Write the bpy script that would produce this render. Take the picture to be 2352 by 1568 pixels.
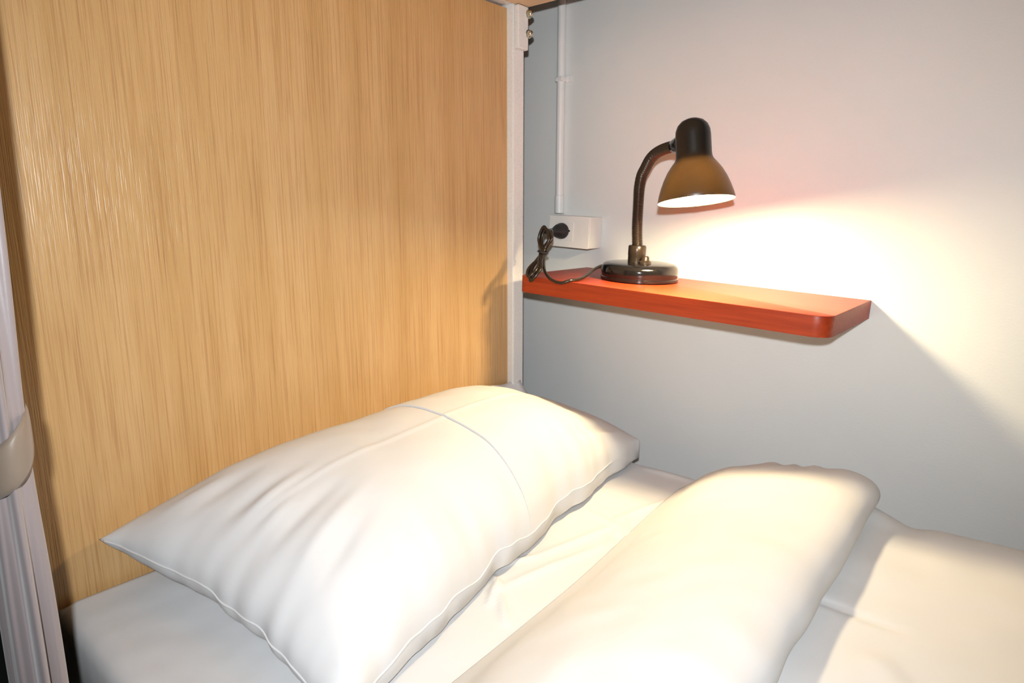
import bpy, bmesh, math, random
from mathutils import Vector, Matrix, noise

for o in list(bpy.data.objects):
    bpy.data.objects.remove(o)
scene = bpy.context.scene
C = scene.collection

# ------------------------------------------------------------------ camera
CAM = Vector((0.892, -1.079, 0.974))
PITCH, AZ = math.radians(11.163), math.radians(130.46)
cd = bpy.data.cameras.new('camera')
cd.sensor_width = 36.0
cd.lens = 1500.0 / 2352.0 * 36.0
cd.clip_start = 0.01
cam = bpy.data.objects.new('camera', cd)
cam.location = CAM
cam.rotation_euler = (math.radians(90) - PITCH, 0, AZ - math.radians(90))
C.objects.link(cam)
scene.camera = cam

# ------------------------------------------------------------------ world, flash, exposure
w = bpy.data.worlds.new('world')
scene.world = w
w.use_nodes = True
bg = w.node_tree.nodes['Background']
bg.inputs[0].default_value = (0, 0, 0, 1)      # closed room: no sky or fill, only the flash and the desk lamp give light
bg.inputs[1].default_value = 0.0

FWD = Vector((math.cos(AZ) * math.cos(PITCH), math.sin(AZ) * math.cos(PITCH), -math.sin(PITCH)))
RGT = Vector((math.sin(AZ), -math.cos(AZ), 0))
UPV = RGT.cross(FWD)
fl = bpy.data.lights.new('camera_flash_offscreen', 'SPOT')      # the flash on top of the photographer's camera
fl.energy = 46
fl.color = (0.93, 0.97, 1.0)
fl.spot_size = math.radians(118)
fl.spot_blend = 1.0
fl.shadow_soft_size = 0.012
flo = bpy.data.objects.new('camera_flash_offscreen', fl)
flo.location = CAM + UPV * 0.062 - FWD * 0.08 - RGT * 0.012
flo.rotation_euler = cam.rotation_euler
C.objects.link(flo)

vs = scene.view_settings
vs.view_transform = 'Standard'
vs.look = 'None'
vs.gamma = 1.0
vs.exposure = 0.0
vs.use_curve_mapping = False


# ------------------------------------------------------------------ material helpers
def lin(r, g, b):
    f = lambda c: (c / 255 / 12.92) if c / 255 <= 0.04045 else ((c / 255 + 0.055) / 1.055) ** 2.4
    return (f(r), f(g), f(b), 1.0)


def mat(name, col, rough=0.5, spec=0.5, metal=0.0):
    m = bpy.data.materials.new(name)
    m.use_nodes = True
    b = m.node_tree.nodes['Principled BSDF']
    b.inputs['Base Color'].default_value = col
    b.inputs['Roughness'].default_value = rough
    b.inputs['Metallic'].default_value = metal
    b.inputs['Specular IOR Level'].default_value = spec
    return m, m.node_tree.nodes, m.node_tree.links, b


def coords(n, l, scale):
    t = n.new('ShaderNodeTexCoord')
    mp = n.new('ShaderNodeMapping')
    mp.inputs['Scale'].default_value = scale
    l.new(t.outputs['Object'], mp.inputs[0])
    return mp


def noise_node(n, l, src, scale, detail=4.0, rough=0.55):
    t = n.new('ShaderNodeTexNoise')
    t.inputs['Scale'].default_value = scale
    t.inputs['Detail'].default_value = detail
    t.inputs['Roughness'].default_value = rough
    l.new(src.outputs[0], t.inputs['Vector'])
    return t


def ramp(n, l, src, stops):
    r = n.new('ShaderNodeValToRGB')
    e = r.color_ramp.elements
    e[0].position, e[0].color = stops[0]
    e[1].position, e[1].color = stops[-1]
    for p, c in stops[1:-1]:
        x = e.new(p)
        x.color = c
    l.new(src, r.inputs[0])
    return r


def bump(n, l, b, src, strength, dist):
    bp = n.new('ShaderNodeBump')
    bp.inputs['Strength'].default_value = strength
    bp.inputs['Distance'].default_value = dist
    l.new(src, bp.inputs['Height'])
    l.new(bp.outputs[0], b.inputs['Normal'])
    return bp


def mix_col(n, l, fac, a, b, mode='MIX'):
    m = n.new('ShaderNodeMix')
    m.data_type = 'RGBA'
    m.blend_type = mode
    if isinstance(fac, float):
        m.inputs[0].default_value = fac
    else:
        l.new(fac, m.inputs[0])
    for i, s in ((6, a), (7, b)):
        if isinstance(s, tuple):
            m.inputs[i].default_value = s
        else:
            l.new(s, m.inputs[i])
    return m.outputs[2]


def wall_mat():
    m, n, l, b = mat('painted_wall', (0.66, 0.67, 0.66, 1), 0.45, 0.3)
    mp = coords(n, l, (1, 1, 1))
    a = noise_node(n, l, mp, 3.0, 3)
    r = ramp(n, l, a.outputs[0], [(0.3, (0.75, 0.765, 0.755, 1)), (0.7, (0.79, 0.80, 0.78, 1))])
    l.new(r.outputs[0], b.inputs['Base Color'])
    f = noise_node(n, l, mp, 260.0, 3)
    bump(n, l, b, f.outputs[0], 0.12, 0.002)
    return m


def wood_panel_mat():
    m, n, l, b = mat('oak_veneer', lin(200, 160, 108), 0.33, 0.5)
    fine = coords(n, l, (1, 1, 0.014))       # grain runs up the panel
    streak = noise_node(n, l, fine, 330.0, 3, 0.6)
    broad = noise_node(n, l, coords(n, l, (1, 1, 0.06)), 26.0, 4, 0.6)
    pores = noise_node(n, l, coords(n, l, (1, 1, 0.022)), 620.0, 2, 0.5)
    base = ramp(n, l, broad.outputs[0], [(0.30, lin(188, 148, 95)), (0.55, lin(198, 159, 108)), (0.75, lin(204, 167, 118))])
    st = ramp(n, l, streak.outputs[0], [(0.36, lin(178, 124, 66)), (0.50, (1, 1, 1, 1)), (0.8, (1, 1, 1, 1))])
    c1 = mix_col(n, l, 0.30, base.outputs[0], st.outputs[0], 'MULTIPLY')
    pr = ramp(n, l, pores.outputs[0], [(0.33, lin(170, 120, 66)), (0.46, (1, 1, 1, 1))])
    c2 = mix_col(n, l, 0.18, c1, pr.outputs[0], 'MULTIPLY')
    l.new(c2, b.inputs['Base Color'])
    add = n.new('ShaderNodeMath')
    l.new(streak.outputs[0], add.inputs[0])
    l.new(pores.outputs[0], add.inputs[1])
    bump(n, l, b, add.outputs[0], 0.6, 0.0009)
    return m


def shelf_mat():
    m, n, l, b = mat('red_wood_laminate', lin(150, 62, 30), 0.42, 0.35)
    g = noise_node(n, l, coords(n, l, (0.05, 1, 1)), 160.0, 4, 0.6)
    r = ramp(n, l, g.outputs[0], [(0.3, lin(146, 50, 22)), (0.6, lin(168, 62, 28)), (0.8, lin(176, 70, 34))])
    l.new(r.outputs[0], b.inputs['Base Color'])
    bump(n, l, b, g.outputs[0], 0.08, 0.0005)
    return m


def fabric_mat(name, col, weave=900.0, wrinkle=0.25, wscale=14.0, rough=0.85, spec=0.2, sheen=0.0):
    m, n, l, b = mat(name, col, rough, spec)
    mp = coords(n, l, (1, 1, 1))
    a = noise_node(n, l, mp, weave, 2)
    c = noise_node(n, l, mp, wscale, 4, 0.5)
    s = n.new('ShaderNodeMath')
    s.operation = 'MULTIPLY_ADD'
    l.new(a.outputs[0], s.inputs[0])
    s.inputs[1].default_value = 0.03
    l.new(c.outputs[0], s.inputs[2])
    bump(n, l, b, s.outputs[0], wrinkle, 0.01)
    if sheen:
        b.inputs['Sheen Weight'].default_value = sheen
    return m


def simple_noise_mat(name, col, rough, spec=0.5, metal=0.0, bs=0.008, scale=300.0):
    m, n, l, b = mat(name, col, rough, spec, metal)
    a = noise_node(n, l, coords(n, l, (1, 1, 1)), scale, 2)
    r = n.new('ShaderNodeMapRange')
    r.inputs[3].default_value = max(0.02, rough - 0.06)
    r.inputs[4].default_value = rough + 0.06
    l.new(a.outputs[0], r.inputs[0])
    l.new(r.outputs[0], b.inputs['Roughness'])
    bump(n, l, b, a.outputs[0], bs, 0.001)
    return m


def shade_mat():
    # thin dark plastic shade: glossy outside, lets a little of the bulb's light glow through
    m, n, l, b = mat('dark_lamp_plastic', (0.010, 0.009, 0.008, 1), 0.32, 0.5)
    a = noise_node(n, l, coords(n, l, (1, 1, 1)), 400.0, 2)
    bump(n, l, b, a.outputs[0], 0.03, 0.0006)
    t = n.new('ShaderNodeBsdfTranslucent')
    t.inputs[0].default_value = (0.10, 0.055, 0.022, 1)
    mx = n.new('ShaderNodeMixShader')
    mx.inputs[0].default_value = 0.07
    out = n['Material Output']
    l.new(b.outputs[0], mx.inputs[1])
    l.new(t.outputs[0], mx.inputs[2])
    l.new(mx.outputs[0], out.inputs[0])
    return m


def lining_mat():
    # thin white inner coat of the shade; some light passes into the plastic behind it
    m, n, l, b = mat('white_shade_lining', (0.5, 0.49, 0.46, 1), 0.5, 0.3)
    a = noise_node(n, l, coords(n, l, (1, 1, 1)), 300.0, 2)
    bump(n, l, b, a.outputs[0], 0.02, 0.0005)
    t = n.new('ShaderNodeBsdfTranslucent')
    t.inputs[0].default_value = (0.8, 0.72, 0.55, 1)
    mx = n.new('ShaderNodeMixShader')
    mx.inputs[0].default_value = 0.25
    l.new(b.outputs[0], mx.inputs[1])
    l.new(t.outputs[0], mx.inputs[2])
    l.new(mx.outputs[0], n['Material Output'].inputs[0])
    return m


def emit_mat(name, col, strength):
    m = bpy.data.materials.new(name)
    m.use_nodes = True
    n, l = m.node_tree.nodes, m.node_tree.links
    n.remove(n['Principled BSDF'])
    e = n.new('ShaderNodeEmission')
    e.inputs[0].default_value = col
    e.inputs[1].default_value = strength
    l.new(e.outputs[0], n['Material Output'].inputs[0])
    return m


M = {
    'wall': wall_mat(),
    'panel': wood_panel_mat(),
    'shelf': shelf_mat(),
    'linen': fabric_mat('white_cotton', (0.67, 0.67, 0.675, 1), 1400, 0.10, 16),
    'sheet': fabric_mat('white_sheet', (0.66, 0.66, 0.665, 1), 1400, 0.14, 13),
    'duvet': fabric_mat('white_duvet_cotton', (0.70, 0.70, 0.70, 1), 1400, 0.12, 12),
    'curtain': fabric_mat('taupe_satin', lin(143, 132, 132), 1200, 0.10, 20, 0.42, 0.5, 0.3),
    'band': fabric_mat('beige_satin', lin(132, 117, 103), 1200, 0.08, 20, 0.45, 0.4, 0.2),
    'white_paint': simple_noise_mat('white_enamel', (0.78, 0.77, 0.75, 1), 0.28),
    'white_plastic': simple_noise_mat('white_plastic', (0.88, 0.86, 0.81, 1), 0.4),
    'conduit': simple_noise_mat('white_pvc', (0.84, 0.84, 0.82, 1), 0.4),
    'steel': simple_noise_mat('plated_steel', (0.62, 0.60, 0.50, 1), 0.25, 0.5, 1.0),
    'black': simple_noise_mat('black_gloss', (0.007, 0.0065, 0.007, 1), 0.12),
    'neck': simple_noise_mat('dark_bronze_metal', (0.055, 0.040, 0.028, 1), 0.30, 0.5, 0.55),
    'cord': simple_noise_mat('brown_black_cord', (0.022, 0.015, 0.010, 1), 0.25),
    'rubber': simple_noise_mat('black_rubber', (0.015, 0.014, 0.016, 1), 0.5),
    'shade': shade_mat(),
    'shade_in': lining_mat(),
    'bulb': emit_mat('lit_bulb', (1.0, 0.78, 0.46, 1), 600.0),
    'board': simple_noise_mat('pale_plywood', lin(214, 186, 150), 0.5, 0.3),
    'floor': simple_noise_mat('dark_floor', (0.035, 0.035, 0.037, 1), 0.55),
    'ceiling': simple_noise_mat('ceiling_paint', (0.6, 0.6, 0.6, 1), 0.7),
    'hole_shade': simple_noise_mat('painted_hole_shade', (0.02, 0.02, 0.02, 1), 0.6),
}


# ------------------------------------------------------------------ mesh helpers
def link(name, me, m, parent=None, smooth=True):
    if m is not None:
        me.materials.append(m)
    if smooth:
        for p in me.polygons:
            p.use_smooth = True
    o = bpy.data.objects.new(name, me)
    C.objects.link(o)
    if parent is not None:
        o.parent = parent
    return o


def from_bm(name, bm, m, parent=None, smooth=True):
    bmesh.ops.recalc_face_normals(bm, faces=bm.faces)
    me = bpy.data.meshes.new(name)
    bm.to_mesh(me)
    bm.free()
    return link(name, me, m, parent, smooth)


def flat_normals(o, ang=35):
    for p in o.data.polygons:
        p.use_smooth = True
    o.data.set_sharp_from_angle(angle=math.radians(ang))


def empty(name, loc=(0, 0, 0), rot=(0, 0, 0)):
    o = bpy.data.objects.new(name, None)
    o.empty_display_size = 0.05
    o.location = loc
    o.rotation_euler = rot
    C.objects.link(o)
    return o


def tag(o, label=None, cat=None, group=None, kind=None):
    if label: o['label'] = label
    if cat: o['category'] = cat
    if group: o['group'] = group
    if kind: o['kind'] = kind
    return o


def box(name, lo, hi, m, parent=None, bevel=0.0, seg=2):
    bm = bmesh.new()
    bmesh.ops.create_cube(bm, size=1.0)
    for v in bm.verts:
        v.co = Vector([lo[i] + (v.co[i] + 0.5) * (hi[i] - lo[i]) for i in range(3)])
    if bevel > 0:
        bmesh.ops.bevel(bm, geom=list(bm.edges), offset=bevel, segments=seg, profile=0.5, affect='EDGES')
    o = from_bm(name, bm, m, parent)
    flat_normals(o, 20)
    return o


def lathe(name, prof, m, parent=None, seg=64, mtx=None, ang=40):
    bm = bmesh.new()
    rings = []
    for r, z in prof:
        if r < 1e-6:
            rings.append([bm.verts.new((0, 0, z))])
        else:
            rings.append([bm.verts.new((r * math.cos(2 * math.pi * i / seg), r * math.sin(2 * math.pi * i / seg), z)) for i in range(seg)])
    for a, b in zip(rings, rings[1:]):
        for i in range(seg):
            j = (i + 1) % seg
            if len(a) == 1 and len(b) == 1:
                continue
            if len(a) == 1:
                bm.faces.new((a[0], b[i], b[j]))
            elif len(b) == 1:
                bm.faces.new((a[i], a[j], b[0]))
            else:
                bm.faces.new((a[i], a[j], b[j], b[i]))
    if mtx is not None:
        bm.transform(mtx)
    o = from_bm(name, bm, m, parent)
    flat_normals(o, ang)
    return o


def catmull(pts, n):
    pts = [Vector(p) for p in pts]
    P = [pts[0] * 2 - pts[1]] + pts + [pts[-1] * 2 - pts[-2]]
    out = []
    for i in range(1, len(P) - 2):
        for k in range(n):
            t = k / n
            a, b, c, d = P[i - 1], P[i], P[i + 1], P[i + 2]
            out.append(0.5 * ((2 * b) + (c - a) * t + (2 * a - 5 * b + 4 * c - d) * t * t + (3 * b - a - 3 * c + d) * t ** 3))
    out.append(pts[-1])
    return out


def resample(pts, n):
    L = [0.0]
    for a, b in zip(pts, pts[1:]):
        L.append(L[-1] + (b - a).length)
    out, j = [], 0
    for k in range(n):
        s = L[-1] * k / (n - 1)
        while j < len(L) - 2 and L[j + 1] < s:
            j += 1
        t = (s - L[j]) / max(1e-9, L[j + 1] - L[j])
        out.append(pts[j].lerp(pts[j + 1], min(1, t)))
    return out


def tube(name, pts, rad, m, parent=None, seg=12):
    """sweep a circle along pts; rad is a number or a list"""
    bm = bmesh.new()
    n = len(pts)
    rads = rad if isinstance(rad, (list, tuple)) else [rad] * n
    up = Vector((0, 0, 1))
    T0 = (pts[1] - pts[0]).normalized()
    N = (up - T0 * up.dot(T0))
    if N.length < 1e-3:
        N = Vector((1, 0, 0)) - T0 * T0.x
    N.normalize()
    rings = []
    for i in range(n):
        T = (pts[min(n - 1, i + 1)] - pts[max(0, i - 1)]).normalized()
        N = (N - T * N.dot(T)).normalized()
        B = T.cross(N)
        rings.append([bm.verts.new(pts[i] + (N * math.cos(2 * math.pi * k / seg) + B * math.sin(2 * math.pi * k / seg)) * rads[i]) for k in range(seg)])
    for a, b in zip(rings, rings[1:]):
        for k in range(seg):
            bm.faces.new((a[k], a[(k + 1) % seg], b[(k + 1) % seg], b[k]))
    bm.faces.new(rings[0])
    bm.faces.new(rings[-1])
    return from_bm(name, bm, m, parent)


def smooth01(t):
    t = max(0.0, min(1.0, t))
    return t * t * (3 - 2 * t)


def seg_dist(px, py, ax, ay, bx, by):
    dx, dy = bx - ax, by - ay
    L2 = dx * dx + dy * dy
    t = ((px - ax) * dx + (py - ay) * dy) / L2
    tc = max(0.0, min(1.0, t))
    qx, qy = ax + dx * tc, ay + dy * tc
    side = (px - ax) * dy - (py - ay) * dx
    return math.hypot(px - qx, py - qy), tc, side


def fnoise(x, y, s, z=0.0):
    return noise.noise(Vector((x * s, y * s, z)))


# ------------------------------------------------------------------ the setting
def struct(o):
    return tag(o, kind='structure')

WY = 0.150            # face of the back wall, a hand's width behind the bed
struct(box('wall_back', (-2.4, WY, 0.0), (3.2, WY + 0.12, 2.6), M['wall']))
struct(box('floor', (-2.4, -3.2, -0.1), (3.2, WY, 0.0), M['floor']))
struct(box('ceiling', (-2.4, -3.2, 2.6), (3.2, WY, 2.7), M['ceiling']))
struct(box('wall_left', (-2.5, -3.2, 0.0), (-2.4, WY, 2.6), M['wall']))

# ------------------------------------------------------------------ bunk bed
ZU = 1.366            # underside of the upper bunk
YF = -0.905           # front edge of the bed
bunk = empty('bunk_bed', (0, -0.45, 0))
tag(bunk, 'wooden bunk bed with white metal corner post and pale wood grain end panel', 'bunk bed')


def bpart(o):
    o.parent = bunk
    o.matrix_parent_inverse = Matrix.Translation((0, 0.45, 0))
    return o

tag(bpart(box('end_panel', (-0.018, YF, 0.12), (0.0, -0.040, ZU - 0.004), M['panel'], bevel=0.001)), 'pale wood grain end panel')
tag(bpart(box('corner_post', (-0.024, -0.048, 0.0), (0.016, -0.0145, 1.62), M['white_paint'], bevel=0.003)), 'white metal corner post')
for i, (x, y) in enumerate(((2.0, -0.048), (2.0, YF - 0.0))):
    bpart(box('corner_post', (x - 0.02, y, 0.0), (x + 0.02, y + 0.034, 1.62), M['white_paint'], bevel=0.003))
bpart(box('end_rail', (-0.020, YF, ZU + 0.001), (0.016, -0.049, ZU + 0.040), M['white_paint'], bevel=0.003))
bpart(box('side_rail', (-0.020, YF - 0.04, ZU + 0.001), (1.98, YF - 0.002, ZU + 0.040), M['white_paint'], bevel=0.003))
bpart(box('upper_bunk_board', (0.017, YF, ZU), (1.978, -0.012, ZU + 0.016), M['board'], bevel=0.001))
bpart(box('lower_bunk_board', (0.017, YF, 0.285), (1.978, -0.050, 0.315), M['board'], bevel=0.001))
bpart(box('lower_side_rail', (0.0, YF - 0.03, 0.26), (1.98, YF - 0.002, 0.30), M['white_paint'], bevel=0.003))
br = bpart(box('bracket', (0.0165, -0.046, 1.286), (0.0275, -0.0155, ZU - 0.001), M['white_paint'], bevel=0.002))
for z in (1.352, 1.316):
    mt = Matrix.Translation((0.0276, -0.0165, z)) @ Matrix.Rotation(math.radians(90), 4, 'Y')
    b = lathe('bolt', [(0.0, 0.0), (0.0082, 0.0), (0.0082, 0.0018), (0.0066, 0.0024), (0.0064, 0.005), (0.0052, 0.0085), (0.003, 0.0105), (0.0, 0.0112)], M['steel'], None, 24, mt)
    b.parent = br
    b.matrix_parent_inverse = bpart(b).matrix_parent_inverse if False else Matrix.Identity(4)
    tag(b, 'domed metal bolt')

# ------------------------------------------------------------------ mattress with fitted sheet
ZM = 0.500
wr = [  # wrinkles of the sheet: (ax, ay, bx, by, height, width)
    (0.405, -0.235, 0.452, -0.300, 0.0050, 0.006), (0.398, -0.250, 0.425, -0.290, 0.0045, 0.005),
    (0.350, -0.250, 0.410, -0.270, 0.0035, 0.006), (0.420, -0.300, 0.450, -0.345, 0.0040, 0.007),
    (0.405, -0.270, 0.372, -0.420, 0.0030, 0.008), (0.425, -0.330, 0.385, -0.520, 0.0030, 0.009),
    (0.372, -0.420, 0.345, -0.470, 0.0030, 0.007), (0.390, -0.515, 0.440, -0.560, 0.0055, 0.006),
    (0.375, -0.505, 0.400, -0.545, 0.0060, 0.005), (0.360, -0.495, 0.392, -0.512, 0.0050, 0.006),
    (0.430, -0.120, 0.395, -0.260, 0.0030, 0.007), (0.415, -0.030, 0.330, -0.030, 0.0025, 0.010),
]


def mattress_z(x, y):
    z = ZM
    for ax, ay, bx, by, h, wd in wr:
        h, wd = h * 1.25, wd * 0.7
        d, t, s = seg_dist(x, y, ax, ay, bx, by)
        if d < wd * 3:
            z += h * math.exp(-(d / wd) ** 2) * (0.35 + 0.65 * math.sin(math.pi * min(1, max(0, t * 0.9 + 0.05))))
    z += 0.0018 * fnoise(x, y, 9.0, 3.1) + 0.0008 * fnoise(x, y, 26.0, 8.0)
    return z


def make_mattress():
    x0, x1, y0, y1 = 0.006, 1.965, YF + 0.012, -0.004
    rd = 0.030
    # grid lines denser where the camera looks
    xs = [x0 + (1.0 - x0) * i / 210 for i in range(211)] + [1.0 + (x1 - 1.0) * i / 24 for i in range(1, 25)]
    ys = [y0 + (y1 - y0) * i / 190 for i in range(191)]
    bm = bmesh.new()
    zb = 0.316
    top = []
    for x in xs:
        row = []
        for y in ys:
            e = min((x - x0) * 3.0, x1 - x, y - y0, (y1 - y) * 1.5)
            k = 1 - min(1.0, e / rd)
            fl_ = 0.25 if (x - x0) * 3.0 == e else 0.7
            z = mattress_z(x, y) + 0.006 * math.exp(-x / 0.12) - rd * (1 - math.sqrt(max(0.0, 1 - k * k))) * fl_
            row.append(bm.verts.new((x, y, z)))
        top.append(row)
    nx, ny = len(xs), len(ys)
    for i in range(nx - 1):
        for j in range(ny - 1):
            bm.faces.new((top[i][j], top[i + 1][j], top[i + 1][j + 1], top[i][j + 1]))
    ringv = [top[i][0] for i in range(nx)] + [top[-1][j] for j in range(1, ny)] + [top[i][-1] for i in range(nx - 2, -1, -1)] + [top[0][j] for j in range(ny - 2, 0, -1)]
    low = [bm.verts.new((v.co.x, v.co.y, zb)) for v in ringv]
    for i in range(len(ringv)):
        j = (i + 1) % len(ringv)
        bm.faces.new((ringv[i], low[i], low[j], ringv[j]))
    bm.faces.new(low)
    return from_bm('mattress', bm, M['sheet'])

tag(make_mattress(), 'mattress under a smooth white fitted sheet on the lower bunk', 'mattress')

# ------------------------------------------------------------------ pillow
PA, PB = Vector((0.014, -0.842, 0.575)), Vector((0.020, -0.030, 0.578))
PD, PC = Vector((0.452, -0.800, 0.532)), Vector((0.306, -0.012, 0.540))
creases = [  # in (u, v): u from the curtain end (0) to the wall end (1), v from the end panel (0) to the front (1)
    (0.01, 0.22, 0.17, 0.27, -0.0060, 0.011), (0.00, 0.42, 0.20, 0.42, 0.0060, 0.009), (0.02, 0.36, 0.16, 0.38, -0.0055, 0.010),
    (0.01, 0.58, 0.20, 0.55, -0.0070, 0.010), (0.01, 0.70, 0.22, 0.64, 0.0050, 0.010), (0.02, 0.80, 0.20, 0.72, -0.0060, 0.011),
    (0.00, 0.12, 0.13, 0.20, 0.0040, 0.010), (0.03, 0.50, 0.14, 0.49, 0.0040, 0.008),
    (0.60, 0.93, 0.94, 0.86, -0.0060, 0.010), (0.66, 0.97, 0.98, 0.91, 0.0055, 0.008), (0.72, 0.90, 0.99, 0.80, -0.0050, 0.009),
    (0.24, 0.955, 0.60, 0.945, -0.0060, 0.012), (0.10, 0.90, 0.30, 0.93, 0.0040, 0.010), (0.55, 0.90, 0.80, 0.94, 0.0040, 0.008),
    (0.97, 0.30, 0.86, 0.34, 0.0030, 0.010), (0.99, 0.60, 0.85, 0.60, -0.0030, 0.010),
]


def pillow_point(u, v, up, lift=0.0):
    cu, cv = 2 * u - 1, 2 * v - 1
    base = PA.lerp(PB, u).lerp(PD.lerp(PC, u), v)
    # sides bow inwards a little between the corners
    base.x += (-0.022 * (1 - cu * cu)) * smooth01(cv * 1.0)
    # uneven, slightly puckered seams
    wob = fnoise(u, 0.0, 9.0, 5.5) + 0.6 * fnoise(u, 0.0, 23.0, 7.5)
    base.x += 0.007 * wob * smooth01((cv - 0.4) / 0.6)
    base.z += 0.006 * (fnoise(u, 0.0, 13.0, 2.5) + 0.5 * fnoise(u, 0.0, 29.0, 1.5)) * smooth01((cv - 0.5) / 0.5) * (1 - smooth01((u - 0.85) / 0.1))
    wob = fnoise(0.0, v, 6.0, 3.5) + 0.5 * fnoise(0.0, v, 15.0, 6.5)
    base.y += 0.007 * wob * smooth01((-cu - 0.7) / 0.3)
    base.z += 0.006 * fnoise(0.0, v, 8.0, 9.5) * smooth01((-cu - 0.7) / 0.3) * (1 - cv * cv)
    base.y += 0.030 * (1 - cv * cv) * smooth01(-cu) * 1.0
    fu = max(0.0, 1 - abs(cu) ** (3.4 if cu > 0 else 3.2))
    fv = max(0.0, 1 - abs(cv) ** 2.8)
    h = (fu ** (0.78 if cu > 0 else 0.55)) * (fv ** (0.55 if cv < 0 else 0.46))
    h *= 1 - 0.34 * smooth01((u - 0.66) / 0.34)
    mouth = smooth01((u - 0.86) / 0.14)            # open end of the case stays a little thick
    if up:
        z = base.z + 0.112 * h + mouth * (0.006 + 0.006 * fv)
        d = 0.0
        mx, my = u * 0.79, v * 0.37
        for a, b_, c_, d_, amp, wd in creases:
            ds, t, s = seg_dist(mx, my, a * 0.79, b_ * 0.37, c_ * 0.79, d_ * 0.37)
            if ds < wd * 3:
                d += (0.75 if amp > 0 else 0.5) * amp * math.exp(-(ds / wd) ** 2) * math.sin(math.pi * (0.08 + 0.88 * t)) 
        # ironed crease along the middle
        ds = abs(my - 0.37 * (0.44 + 0.05 * math.sin(u * 3)))
        d += 0.0016 * math.exp(-(ds / 0.0035) ** 2) * smooth01(u / 0.1)
        edge = smooth01(9 * min(u, 1 - u, v, 1 - v))
        d += (0.004 * fnoise(u * 0.8, v * 0.4, 7.0, 1.7) + 0.0015 * fnoise(u * 0.8, v * 0.4, 22.0, 4.4)) * edge
        z += d * edge + lift * min(1.0, h * 4)
        z = max(z, base.z)
    else:
        hb = (fu ** 0.5) * (fv ** 0.32)
        z = base.z - 0.085 * hb - 0.030 * mouth
        z = min(base.z, max(z, ZM + 0.0105))
    base.z = z
    # upper surface bulges outward over the seam
    return base


def make_pillow():
    root = empty('pillow', (0.18, -0.42, ZM + 0.003))
    tag(root, 'plump white pillow in a cotton case leaning along the wood panel', 'pillow')
    nu, nv = 170, 100
    sp = lambda t: 0.5 - 0.5 * math.cos(math.pi * t) * (0.75 + 0.25 * math.cos(math.pi * t) ** 2) if True else t
    U = [0.5 * i / nu + 0.5 * sp(i / nu) for i in range(nu + 1)]
    V = [0.5 * i / nv + 0.5 * sp(i / nv) for i in range(nv + 1)]
    bm = bmesh.new()
    T = [[bm.verts.new(pillow_point(u, v, True)) for v in V] for u in U]
    B = [[bm.verts.new(pillow_point(u, v, False)) for v in V] for u in U]
    for i in range(nu):
        for j in range(nv):
            bm.faces.new((T[i][j], T[i + 1][j], T[i + 1][j + 1], T[i][j + 1]))
            bm.faces.new((B[i][j], B[i][j + 1], B[i + 1][j + 1], B[i + 1][j]))
    for j in range(nv):
        bm.faces.new((T[nu][j], T[nu][j + 1], B[nu][j + 1], B[nu][j]))
        bm.faces.new((T[0][j], B[0][j], B[0][j + 1], T[0][j + 1]))
    for i in range(nu):
        bm.faces.new((T[i][0], T[i + 1][0], B[i + 1][0], B[i][0]))
        bm.faces.new((T[i][nv], B[i][nv], B[i + 1][nv], T[i + 1][nv]))
    bmesh.ops.remove_doubles(bm, verts=list(bm.verts), dist=0.00005)
    body = from_bm('pillowcase', bm, M['linen'])
    # the flap of the case: a second layer of cloth over the wall end, ending in a hem
    bm = bmesh.new()
    n2 = 120
    def hem(v): return 0.495 - 0.012 * v + 0.012 * math.sin(math.pi * v)
    G = []
    for i in range(n2 + 1):
        row = []
        for j in range(nv + 1):
            v = V[j]
            u = hem(v) + (1.0 - hem(v)) * i / n2
            p = pillow_point(u, v, True, 0.0026)
            row.append(bm.verts.new(p))
        G.append(row)
    for i in range(n2):
        for j in range(nv):
            bm.faces.new((G[i][j], G[i + 1][j], G[i + 1][j + 1], G[i][j + 1]))
    first = [G[0][j] for j in range(nv + 1)]
    low = [bm.verts.new(pillow_point(hem(V[j]), V[j], True, -0.001)) for j in range(nv + 1)]
    for j in range(nv):
        bm.faces.new((first[j], first[j + 1], low[j + 1], low[j]))
    flap = from_bm('case_flap', bm, M['linen'])
    flap.data.set_sharp_from_angle(angle=math.radians(50))
    # loose corner of the flap standing up in the corner by the post
    bm = bmesh.new()
    g = []
    for i in range(13):
        row = []
        for j in range(7):
            s, t = i / 12, j / 6
            x = 0.016 + 0.030 * t + 0.006 * math.sin(6 * s)
            y = -0.165 + 0.140 * s
            z = 0.588 + (0.036 + 0.006 * math.sin(5 * s + 1)) * math.sin(min(1, s * 3 + 0.1) * math.pi / 2) * (1 - t) ** 1.3
            row.append(bm.verts.new((x, y, z)))
        g.append(row)
    for i in range(12):
        for j in range(6):
            bm.faces.new((g[i][j], g[i + 1][j], g[i + 1][j + 1], g[i][j + 1]))
    ear = from_bm('case_corner', bm, M['linen'])
    sm = ear.modifiers.new('thickness', 'SOLIDIFY')
    sm.thickness = 0.002
    border = [pillow_point(0.0, 1 - k / 60, True) for k in range(60)]
    seam_a = tube('seam', resample([Vector(p) for p in border], 160), 0.0012, M['linen'], None, 8)
    border = [pillow_point(0.86 * k / 90, 1.0, True) for k in range(91)]
    seam_b = tube('seam', resample([Vector(p) for p in border], 200), 0.0012, M['linen'], None, 8)
    for o in (body, flap, ear, seam_a, seam_b):
        o.parent = root
        o.matrix_parent_inverse = Matrix.Translation(root.location).inverted()
    return root

make_pillow()

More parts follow.
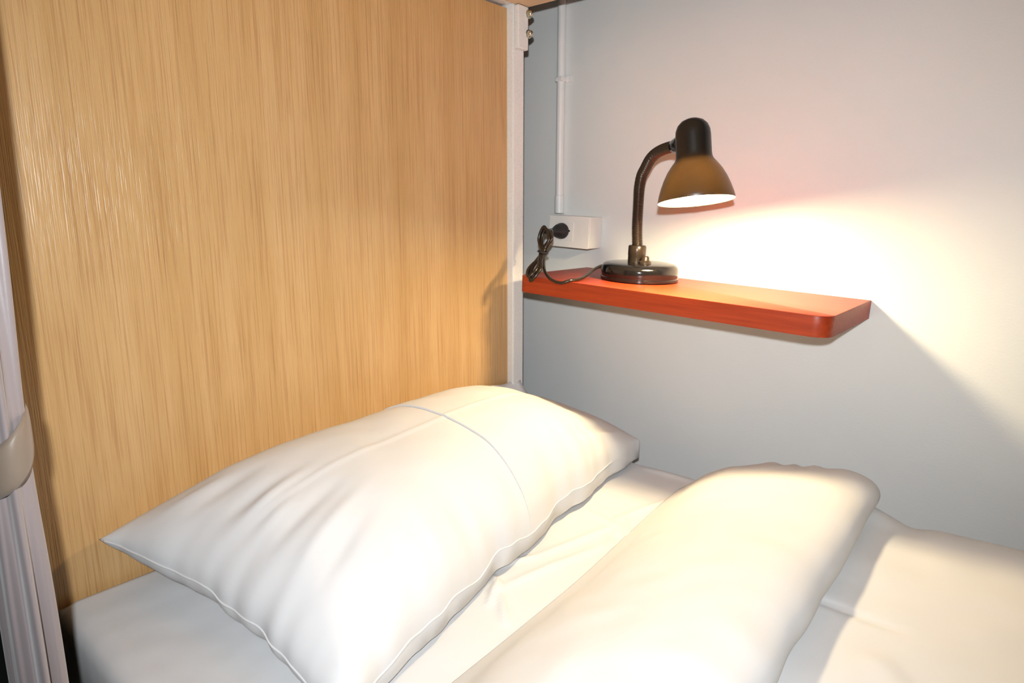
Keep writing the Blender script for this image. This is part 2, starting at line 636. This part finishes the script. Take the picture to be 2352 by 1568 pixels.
# ------------------------------------------------------------------ duvet
def make_duvet():
    root = empty('duvet', (0.9, -0.42, ZM + 0.003))
    tag(root, 'white duvet spread over the bed with its thick top end folded back', 'duvet')
    # folded top: closed cross-section swept along the bed's width
    prof = [(0.420, 0.503), (0.432, 0.512), (0.450, 0.526), (0.474, 0.545), (0.508, 0.565), (0.560, 0.584), (0.610, 0.594), (0.655, 0.599),
            (0.690, 0.597), (0.712, 0.588), (0.722, 0.573), (0.719, 0.556), (0.706, 0.543), (0.690, 0.530), (0.660, 0.512), (0.60, 0.503), (0.51, 0.503)]
    pv = [Vector((a, 0, b)) for a, b in prof]
    pc = catmull(pv + [pv[0]], 6)[:-1]
    n = len(pc)
    bm = bmesh.new()
    rings = []
    ny = 150
    ctr = Vector((0.58, 0, 0.545))
    for k in range(ny + 1):
        t = k / ny
        y = -0.008 - 0.86 * t
        s0 = min(1.0, (t * 0.86) / 0.085)          # rounded end by the wall
        s1 = min(1.0, ((1 - t) * 0.86) / 0.06)
        e = math.sqrt(max(0.0, 1 - (1 - s0) ** 2)) * math.sqrt(max(0.0, 1 - (1 - s1) ** 2))
        sx = 0.80 + 0.20 * e
        sz = 0.30 + 0.70 * e
        dx = 0.030 * smooth01(t / 0.55) + 0.016 * smooth01((t - 0.3) / 0.6)
        ring = []
        for i, p in enumerate(pc):
            x = ctr.x + 0.06 + (p.x - ctr.x - 0.06) * sx
            hz = (p.z - 0.503)
            z = 0.503 + hz * sz + (1 - sz) * 0.032 * (1 if p.x > 0.55 else max(0, (p.x - 0.42) / 0.13))
            q = Vector((x + dx * (1 - 0.6 * smooth01((p.x - 0.48) / 0.2)), y, z))
            am = smooth01((p.z - 0.503) / 0.03)
            wv = 0.005 * fnoise(x, y, 7.0, 2.2 + i * 0.004) + 0.0018 * fnoise(x, y, 24.0, p.z * 24)
            q.z += wv * am
            q.x += 0.006 * fnoise(y, p.z, 11.0, 9.3) * am * smooth01((p.x - 0.6) / 0.1)
            # puckers towards the wall end
            q.z += 0.003 * math.sin(x * 120 + 3 * math.sin(x * 31)) * (1 - smooth01(t / 0.10)) * am
            q.z = max(q.z, 0.5025)
            ring.append(bm.verts.new(q))
        rings.append(ring)
    for a, b in zip(rings, rings[1:]):
        for i in range(n):
            bm.faces.new((a[i], a[(i + 1) % n], b[(i + 1) % n], b[i]))
    bm.faces.new(rings[0])
    bm.faces.new(rings[-1])
    fold = from_bm('folded_top', bm, M['duvet'])
    # flat part of the duvet over the rest of the bed
    bm = bmesh.new()
    x0, x1, y0, y1 = 0.640, 1.90, -0.88, -0.010
    nx, ny = 170, 130
    def hgt(x, y):
        e = min(x - x0 + 0.004, x1 - x, y - y0, y1 - y)
        k = 1 - min(1.0, e / 0.075)
        h = 0.040 * math.sqrt(max(0.0, 1 - k * k))
        h *= 1 + 0.16 * fnoise(x, y, 5.0, 6.0)
        h += 0.0028 * fnoise(x, y, 16.0, 2.0) * (1 - k)
        h += 0.016 * math.exp(-((x - 0.70) / 0.035) ** 2 - ((y + 0.05) / 0.05) ** 2)
        h -= 0.006 * math.exp(-((x - 0.765) / 0.02) ** 2 - ((y + 0.03) / 0.06) ** 2)
        # stitched tuck running across the bed
        h -= 0.0035 * math.exp(-((y + 0.335 + 0.10 * (x - 0.7)) / 0.006) ** 2) * (1 - k) * (1 - smooth01((x - 0.78) / 0.05))
        d, t, s = seg_dist(x, y, 0.80, -0.42, 0.90, -0.55)
        h += 0.003 * math.exp(-(d / 0.015) ** 2)
        return max(0.0015, h)
    xs = [x0 + (x1 - x0) * (i / nx) ** 1.5 for i in range(nx + 1)]
    ys = [y0 + (y1 - y0) * j / ny for j in range(ny + 1)]
    T = [[bm.verts.new((x, y, 0.503 + hgt(x, y))) for y in ys] for x in xs]
    for i in range(nx):
        for j in range(ny):
            bm.faces.new((T[i][j], T[i + 1][j], T[i + 1][j + 1], T[i][j + 1]))
    ringv = [T[i][0] for i in range(nx + 1)] + [T[-1][j] for j in range(1, ny + 1)] + [T[i][-1] for i in range(nx - 1, -1, -1)] + [T[0][j] for j in range(ny - 1, 0, -1)]
    low = [bm.verts.new((v.co.x, v.co.y, 0.5028)) for v in ringv]
    for i in range(len(ringv)):
        j = (i + 1) % len(ringv)
        bm.faces.new((ringv[i], low[i], low[j], ringv[j]))
    bm.faces.new(low)
    spread = from_bm('spread_cover', bm, M['duvet'])
    for o in (fold, spread):
        o.parent = root
        o.matrix_parent_inverse = Matrix.Translation(root.location).inverted()

make_duvet()

# ------------------------------------------------------------------ curtain tied back at the bed's front corner
def make_curtain():
    cx, cy = 0.215, -0.9575
    root = empty('curtain', (cx, cy, 0.02))
    tag(root, 'grey taupe satin curtain gathered and tied back beside the wood panel', 'curtain')
    inv = Matrix.Translation(root.location).inverted()
    zt, zb = 1.365, 0.06
    nz, na = 150, 220
    zband = 0.772
    bm = bmesh.new()
    rows = []
    for k in range(nz + 1):
        z = zb + (zt - zb) * k / nz
        d = z - zband
        pinch = math.exp(-(d / 0.10) ** 2)
        R = 0.0175 - 0.001 * pinch + (0.006 * smooth01((d - 0.05) / 0.4) if d > 0 else 0.001 * smooth01(-d / 0.3))
        amp = 0.40 * (1 - 0.55 * pinch)
        ox = 0.0
        oy = -0.004 * smooth01((d - 0.1) / 0.5)
        row = []
        for i in range(na):
            a = 2 * math.pi * i / na
            tw = 0.35 * (zband - z)
            f = 0.62 * math.cos(6 * (a + 0.5 * tw) + 0.6 + 0.7 * math.sin(2 * a)) + 0.22 * math.cos(10 * (a - 0.3 * tw) + 2.0) + 0.25 * math.cos(3 * a + 1.0 + tw)
            f = abs(f) ** 0.8 * (1 if f > 0 else -1)
            r = R * (1 + amp * f)
            row.append(bm.verts.new((cx + ox + r * 1.7 * math.cos(a), cy + oy + r * math.sin(a), z)))
        rows.append(row)
    for a, b in zip(rows, rows[1:]):
        for i in range(na):
            bm.faces.new((a[i], a[(i + 1) % na], b[(i + 1) % na], b[i]))
    cloth = from_bm('cloth', bm, M['curtain'])
    # tieback band: a slanting strip wrapped round the bundle
    bm = bmesh.new()
    rows = []
    nb = 96
    for k in range(9):
        t = k / 8 - 0.5
        row = []
        for i in range(nb):
            a = 2 * math.pi * i / nb
            r = 0.0215 + 0.0010 * math.cos(3 * a) - 0.002 * (2 * t) ** 4
            y = cy + r * math.sin(a)
            x = cx + r * 1.62 * math.cos(a)
            z = zband + t * (0.046 + 0.004 * math.sin(a)) + 0.016 * math.sin(a)
            row.append(bm.verts.new((x, y, z)))
        rows.append(row)
    for a, b in zip(rows, rows[1:]):
        for i in range(nb):
            bm.faces.new((a[i], a[(i + 1) % nb], b[(i + 1) % nb], b[i]))
    band = from_bm('tieback', bm, M['band'])
    s = band.modifiers.new('thickness', 'SOLIDIFY')
    s.thickness = 0.002
    tag(band, 'beige satin tieback band')
    for o in (cloth, band):
        o.parent = root
        o.matrix_parent_inverse = inv

make_curtain()

# ------------------------------------------------------------------ wall shelf
TILT = math.radians(2.51)
SH0 = Vector((0.0651, WY, 0.8538))         # back left corner of the shelf's top


def make_shelf():
    L, Dp, Th, rc = 0.5786, 0.2437, 0.032, 0.025
    pts = [(0, -0.0005), (0, -Dp + rc)]
    for i in range(9):
        a = math.radians(180 + 90 * i / 8)
        pts.append((rc + rc * math.cos(a), -Dp + rc + rc * math.sin(a)))
    for i in range(9):
        a = math.radians(270 + 90 * i / 8)
        pts.append((L - rc + rc * math.cos(a), -Dp + rc + rc * math.sin(a)))
    pts += [(L, -0.0005)]
    bm = bmesh.new()
    top = [bm.verts.new((x, y, 0)) for x, y in pts]
    bot = [bm.verts.new((x, y, -Th)) for x, y in pts]
    ft = bm.faces.new(top)
    fb = bm.faces.new(bot)
    n = len(pts)
    for i in range(n):
        bm.faces.new((top[i], top[(i + 1) % n], bot[(i + 1) % n], bot[i]))
    bmesh.ops.bevel(bm, geom=list(ft.edges) + list(fb.edges), offset=0.0012, segments=2, profile=0.5, affect='EDGES')
    o = from_bm('wall_shelf', bm, M['shelf'])
    flat_normals(o, 30)
    o.location = SH0
    o.rotation_euler = (0, TILT, 0)
    tag(o, 'narrow reddish brown wooden shelf with rounded front corners on the white wall', 'shelf')
    return o

make_shelf()


def shelf_top(x, y, up=0.0):
    return Vector((x, y, SH0.z - math.tan(TILT) * (x - SH0.x) + up))


# ------------------------------------------------------------------ desk lamp
def make_lamp():
    bc = shelf_top(0.2545, 0.0495, 0.0006)
    root = empty('desk_lamp', bc, (0, TILT, 0))
    tag(root, 'lit black gooseneck desk lamp standing on the reddish brown shelf', 'lamp')
    inv = (Matrix.Translation(bc) @ Matrix.Rotation(TILT, 4, 'Y')).inverted()

    def par(o):
        o.parent = root
        o.matrix_parent_inverse = inv
        return o
    T0 = Matrix.Translation(bc) @ Matrix.Rotation(TILT, 4, 'Y')
    g = 1.14
    pr = lambda q: [(r * g, z * g) for r, z in q]
    # round base
    base = lathe('base', pr([(0, 0), (0.0635, 0), (0.0655, 0.0012), (0.0655, 0.0050), (0.0640, 0.0062), (0.0640, 0.0075), (0.0645, 0.0090), (0.0645, 0.0180),
                             (0.0635, 0.0225), (0.0610, 0.0258), (0.0575, 0.0276), (0.053, 0.0285), (0.030, 0.0295), (0, 0.030)]), M['black'], None, 96, T0, 30)
    par(base)
    nx = -0.0075
    coll = lathe('neck_collar', pr([(0, 0.028), (0.0145, 0.028), (0.0145, 0.041), (0.0150, 0.042), (0.0150, 0.0555), (0.0138, 0.0575), (0.0095, 0.058), (0, 0.058)]), M['neck'], None, 40, T0 @ Matrix.Translation((nx, -0.002, 0)), 40)
    par(coll)
    sw = lathe('switch', pr([(0, 0.029), (0.0105, 0.029), (0.0105, 0.0325), (0.0075, 0.034), (0.0065, 0.0395), (0.005, 0.0415), (0, 0.042)]), M['neck'], None, 32, T0 @ Matrix.Translation((0.018, -0.014, 0)), 40)
    par(sw)
    # flexible neck: rises from the base, then bends out over the shelf's front edge
    b0 = T0 @ Vector((nx, -0.002, 0.062))
    ctrl = [b0, Vector((0.2490, 0.045, 0.9478)), Vector((0.2527, 0.040, 0.9967)), Vector((0.2569, 0.034, 1.0205)), Vector((0.2646, 0.027, 1.0398)),
            Vector((0.2752, 0.020, 1.0523)), Vector((0.2948, 0.007, 1.0706)), Vector((0.3231, -0.010, 1.0806)), Vector((0.3710, -0.0410, 1.0845))]
    pts = resample(catmull(ctrl, 16), 396)
    rads = [0.0098 + 0.0009 * math.cos(2 * math.pi * i / 4.4) - 0.0008 * i / 396 for i in range(len(pts))]
    par(tube('gooseneck', pts, rads, M['neck'], None, 24))
    # shade: its mouth turns a little towards the room
    tc = Vector((0.4085, -0.0680, 1.0935))
    ax = Vector((0.140, -0.070, -1.0)).normalized()      # direction the mouth faces
    rot = Vector((0, 0, -1)).rotation_difference(ax).to_matrix().to_4x4()
    S0 = Matrix.Translation(tc) @ rot @ Matrix.Scale(0.925, 4)
    outer = [(0.0, 0.0300), (0.010, 0.0288), (0.019, 0.0248), (0.0255, 0.0180), (0.0290, 0.0090), (0.0298, 0.0), (0.0300, -0.030), (0.0306, -0.0365), (0.0330, -0.0420),
             (0.0395, -0.0500), (0.0465, -0.0600), (0.0530, -0.0725), (0.0585, -0.0860), (0.0630, -0.1000), (0.0655, -0.1110)]
    inner = [(r - 0.0016 if r > 0.002 else 0.0, z - (0.0016 if z > 0.0 else 0.0)) for r, z in outer]
    inner[-1] = (0.0642, -0.1108)
    sh = lathe('lamp_shade', outer + [(0.0652, -0.1116)], M['shade'], None, 80, S0, 60)
    par(sh)
    li = lathe('shade_lining', list(reversed(inner)), M['shade_in'], None, 80, S0, 60)
    li.parent = sh
    # joint between neck and shade
    jp = [Vector((0.359, -0.0325, 1.0833)), Vector((0.368, -0.0390, 1.0842)), Vector((0.379, -0.0470, 1.0850)), Vector((0.389, -0.054, 1.0855))]
    par(tube('shade_joint', jp, [0.0115, 0.0130, 0.0150, 0.0160], M['black'], None, 24))
    # socket and bulb; the flange is added to keep bulb light off the upper shade
    so = lathe('bulb_socket_added_baffle', [(0, 0.004), (0.0165, 0.004), (0.0165, -0.046), (0.0270, -0.048), (0.0270, -0.051), (0.0165, -0.052), (0.0165, -0.056), (0.0, -0.056)], M['white_plastic'], None, 32, S0, 40)
    par(so)
    bulb = lathe('bulb', [(r, z - 0.0135) for r, z in [(0.0, -0.0385), (0.012, -0.0385), (0.0135, -0.046), (0.0200, -0.058), (0.0248, -0.069), (0.0262, -0.079), (0.0240, -0.090), (0.0170, -0.0985), (0.008, -0.1025), (0.0, -0.1035)]], M['bulb'], None, 40, S0, 60)
    par(bulb)
    # cord: out of the back of the base, over the shelf, bundled, up to the plug
    cr = 0.0030
    on = lambda x, y, up=0.0: shelf_top(x, y, cr + up)
    loop = [Vector((0.2086, 0.0908, 0.8680)), Vector((0.1880, 0.0860, 0.8690)), Vector((0.1640, 0.0640, 0.8680)), Vector((0.1640, 0.0280, 0.8620)), on(0.1790, -0.022, 0.002),
            on(0.1930, -0.068), Vector((0.1915, -0.0920, 0.8510)), Vector((0.1773, -0.1010, 0.8465)), Vector((0.1535, -0.0995, 0.8508)), Vector((0.1301, -0.0870, 0.8615)),
            Vector((0.1150, -0.0740, 0.8738)), Vector((0.1050, -0.0618, 0.8880)), Vector((0.101, -0.0573, 0.8977))]
    par(tube('cord', resample(catmull(loop, 14), 190), cr, M['cord'], None, 10))

    # the bundled turns, each a loop of the same cord pinched in the middle
    tie = Vector((0.0999, -0.0573, 0.8983))

    def turn(top_l, top_t, top_r, bot_l, bot_b, bot_r, j):
        p = [tie + Vector((j * 0.004, 0.002, 0.003)), top_l, top_t, top_r, tie + Vector((-j * 0.003, -0.002, 0.0)), bot_r, bot_b, bot_l, tie + Vector((j * 0.004, 0.002, -0.003))]
        return par(tube('cord_turn', resample(catmull(p, 12), 130), cr, M['cord'], None, 10))
    for j, (ux, ul, bx, bl) in enumerate(((0.0, 0.000, 0.0, 0.0), (0.0045, -0.005, 0.0045, 0.004), (-0.003, -0.011, -0.0025, 0.009))):
        dy = 0.0035 * j
        turn(Vector((0.0840 + ux, -0.0500 + dy, 0.9233)), Vector((0.0937 + ux * 0.5, -0.0460 + dy, 0.9470 + ul)), Vector((0.1090 + ux, -0.0500 + dy, 0.9240)),
             Vector((0.0965 + bx, -0.0880 - 0.6 * dy, 0.8690)), Vector((0.1090 + bx, -0.1060 - 0.6 * dy, 0.8455 + bl)), Vector((0.1195 + bx, -0.0920 - 0.6 * dy, 0.8700)), j - 1)
    tr = []
    for i in range(25):
        a = 2 * math.pi * i / 24
        tr.append(tie + Vector((0.0095 * math.cos(a), 0.0095 * math.sin(a), -0.002 * math.cos(a))))
    par(tube('cord_tie', tr, 0.0016, M['rubber'], None, 8))
    lead = [tie + Vector((0.003, 0.003, 0.004)), Vector((0.1085, -0.0440, 0.9230)), Vector((0.1010, -0.0300, 0.9370)), Vector((0.0720, 0.0020, 0.9390)), Vector((0.0440, 0.0330, 0.9360)), Vector((0.0365, 0.0440, 0.9347)), Vector((0.0355, 0.0510, 0.9347))]
    par(tube('cord', resample(catmull(lead, 12), 90), cr, M['cord'], None, 10))
    # plug pushed into the wall box
    pm = Matrix.Translation((0.0355, WY - 0.0529, 0.9347)) @ Matrix.Rotation(math.radians(90), 4, 'X')
    plug = lathe('plug', [(0, 0), (0.0160, 0), (0.0172, 0.003), (0.0170, 0.009), (0.0158, 0.011), (0.0150, 0.017), (0.0118, 0.025), (0.0082, 0.031), (0.0066, 0.035), (0.0058, 0.047), (0.0052, 0.048), (0, 0.0485)], M['rubber'], None, 40, pm, 35)
    par(plug)
    return root

make_lamp()

# ------------------------------------------------------------------ power outlet box and conduit
def make_outlet():
    root = empty('power_outlet', (0.0492, WY, 0.933), (0, math.radians(2.6), 0))
    tag(root, 'white surface mounted power outlet box on the wall above the shelf', 'power outlet')
    w2, h2, d = 0.0530, 0.0336, 0.0507
    box('box_body', (-w2, -d + 0.004, -h2), (w2, -0.0003, h2), M['white_plastic'], root, 0.002)
    box('cover_plate', (-w2 - 0.0004, -d - 0.0012, -h2 - 0.0004), (w2 + 0.0004, -d + 0.0036, h2 + 0.0004), M['white_plastic'], root, 0.0015)
    box('socket_insert', (-0.0342, -d - 0.0022, -0.0200), (0.0137, -d - 0.0008, 0.0210), M['white_plastic'], root, 0.0006)
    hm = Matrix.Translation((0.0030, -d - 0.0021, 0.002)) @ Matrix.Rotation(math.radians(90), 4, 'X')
    h = lathe('pin_hole_shade_disc', [(0, 0), (0.0022, 0), (0.0022, 0.0005), (0, 0.0005)], M['hole_shade'], root, 16, hm)  # raised dark disc, painted in for the shade inside a socket hole

make_outlet()


def make_conduit():
    root = empty('cable_conduit', (-0.0066, WY - 0.0107, 0.9725))
    tag(root, 'thin white plastic conduit pipe running up the wall from the outlet', 'conduit')
    lathe('pipe', [(0, 0.023), (0.0089, 0.023), (0.0089, 1.60), (0, 1.60)], M['conduit'], root, 32)
    lathe('coupling', [(0.0091, 0.0005), (0.0106, 0.0005), (0.0106, 0.039), (0.0091, 0.0395)], M['conduit'], root, 32)
    cl = box('pipe_clip', (-0.0105, -0.0100, 0.281), (0.0105, 0.0104, 0.292), M['conduit'], root, 0.003)
    box('clip_tab', (0.0090, 0.0068, 0.280), (0.0228, 0.0104, 0.293), M['conduit'], cl, 0.0008)

make_conduit()
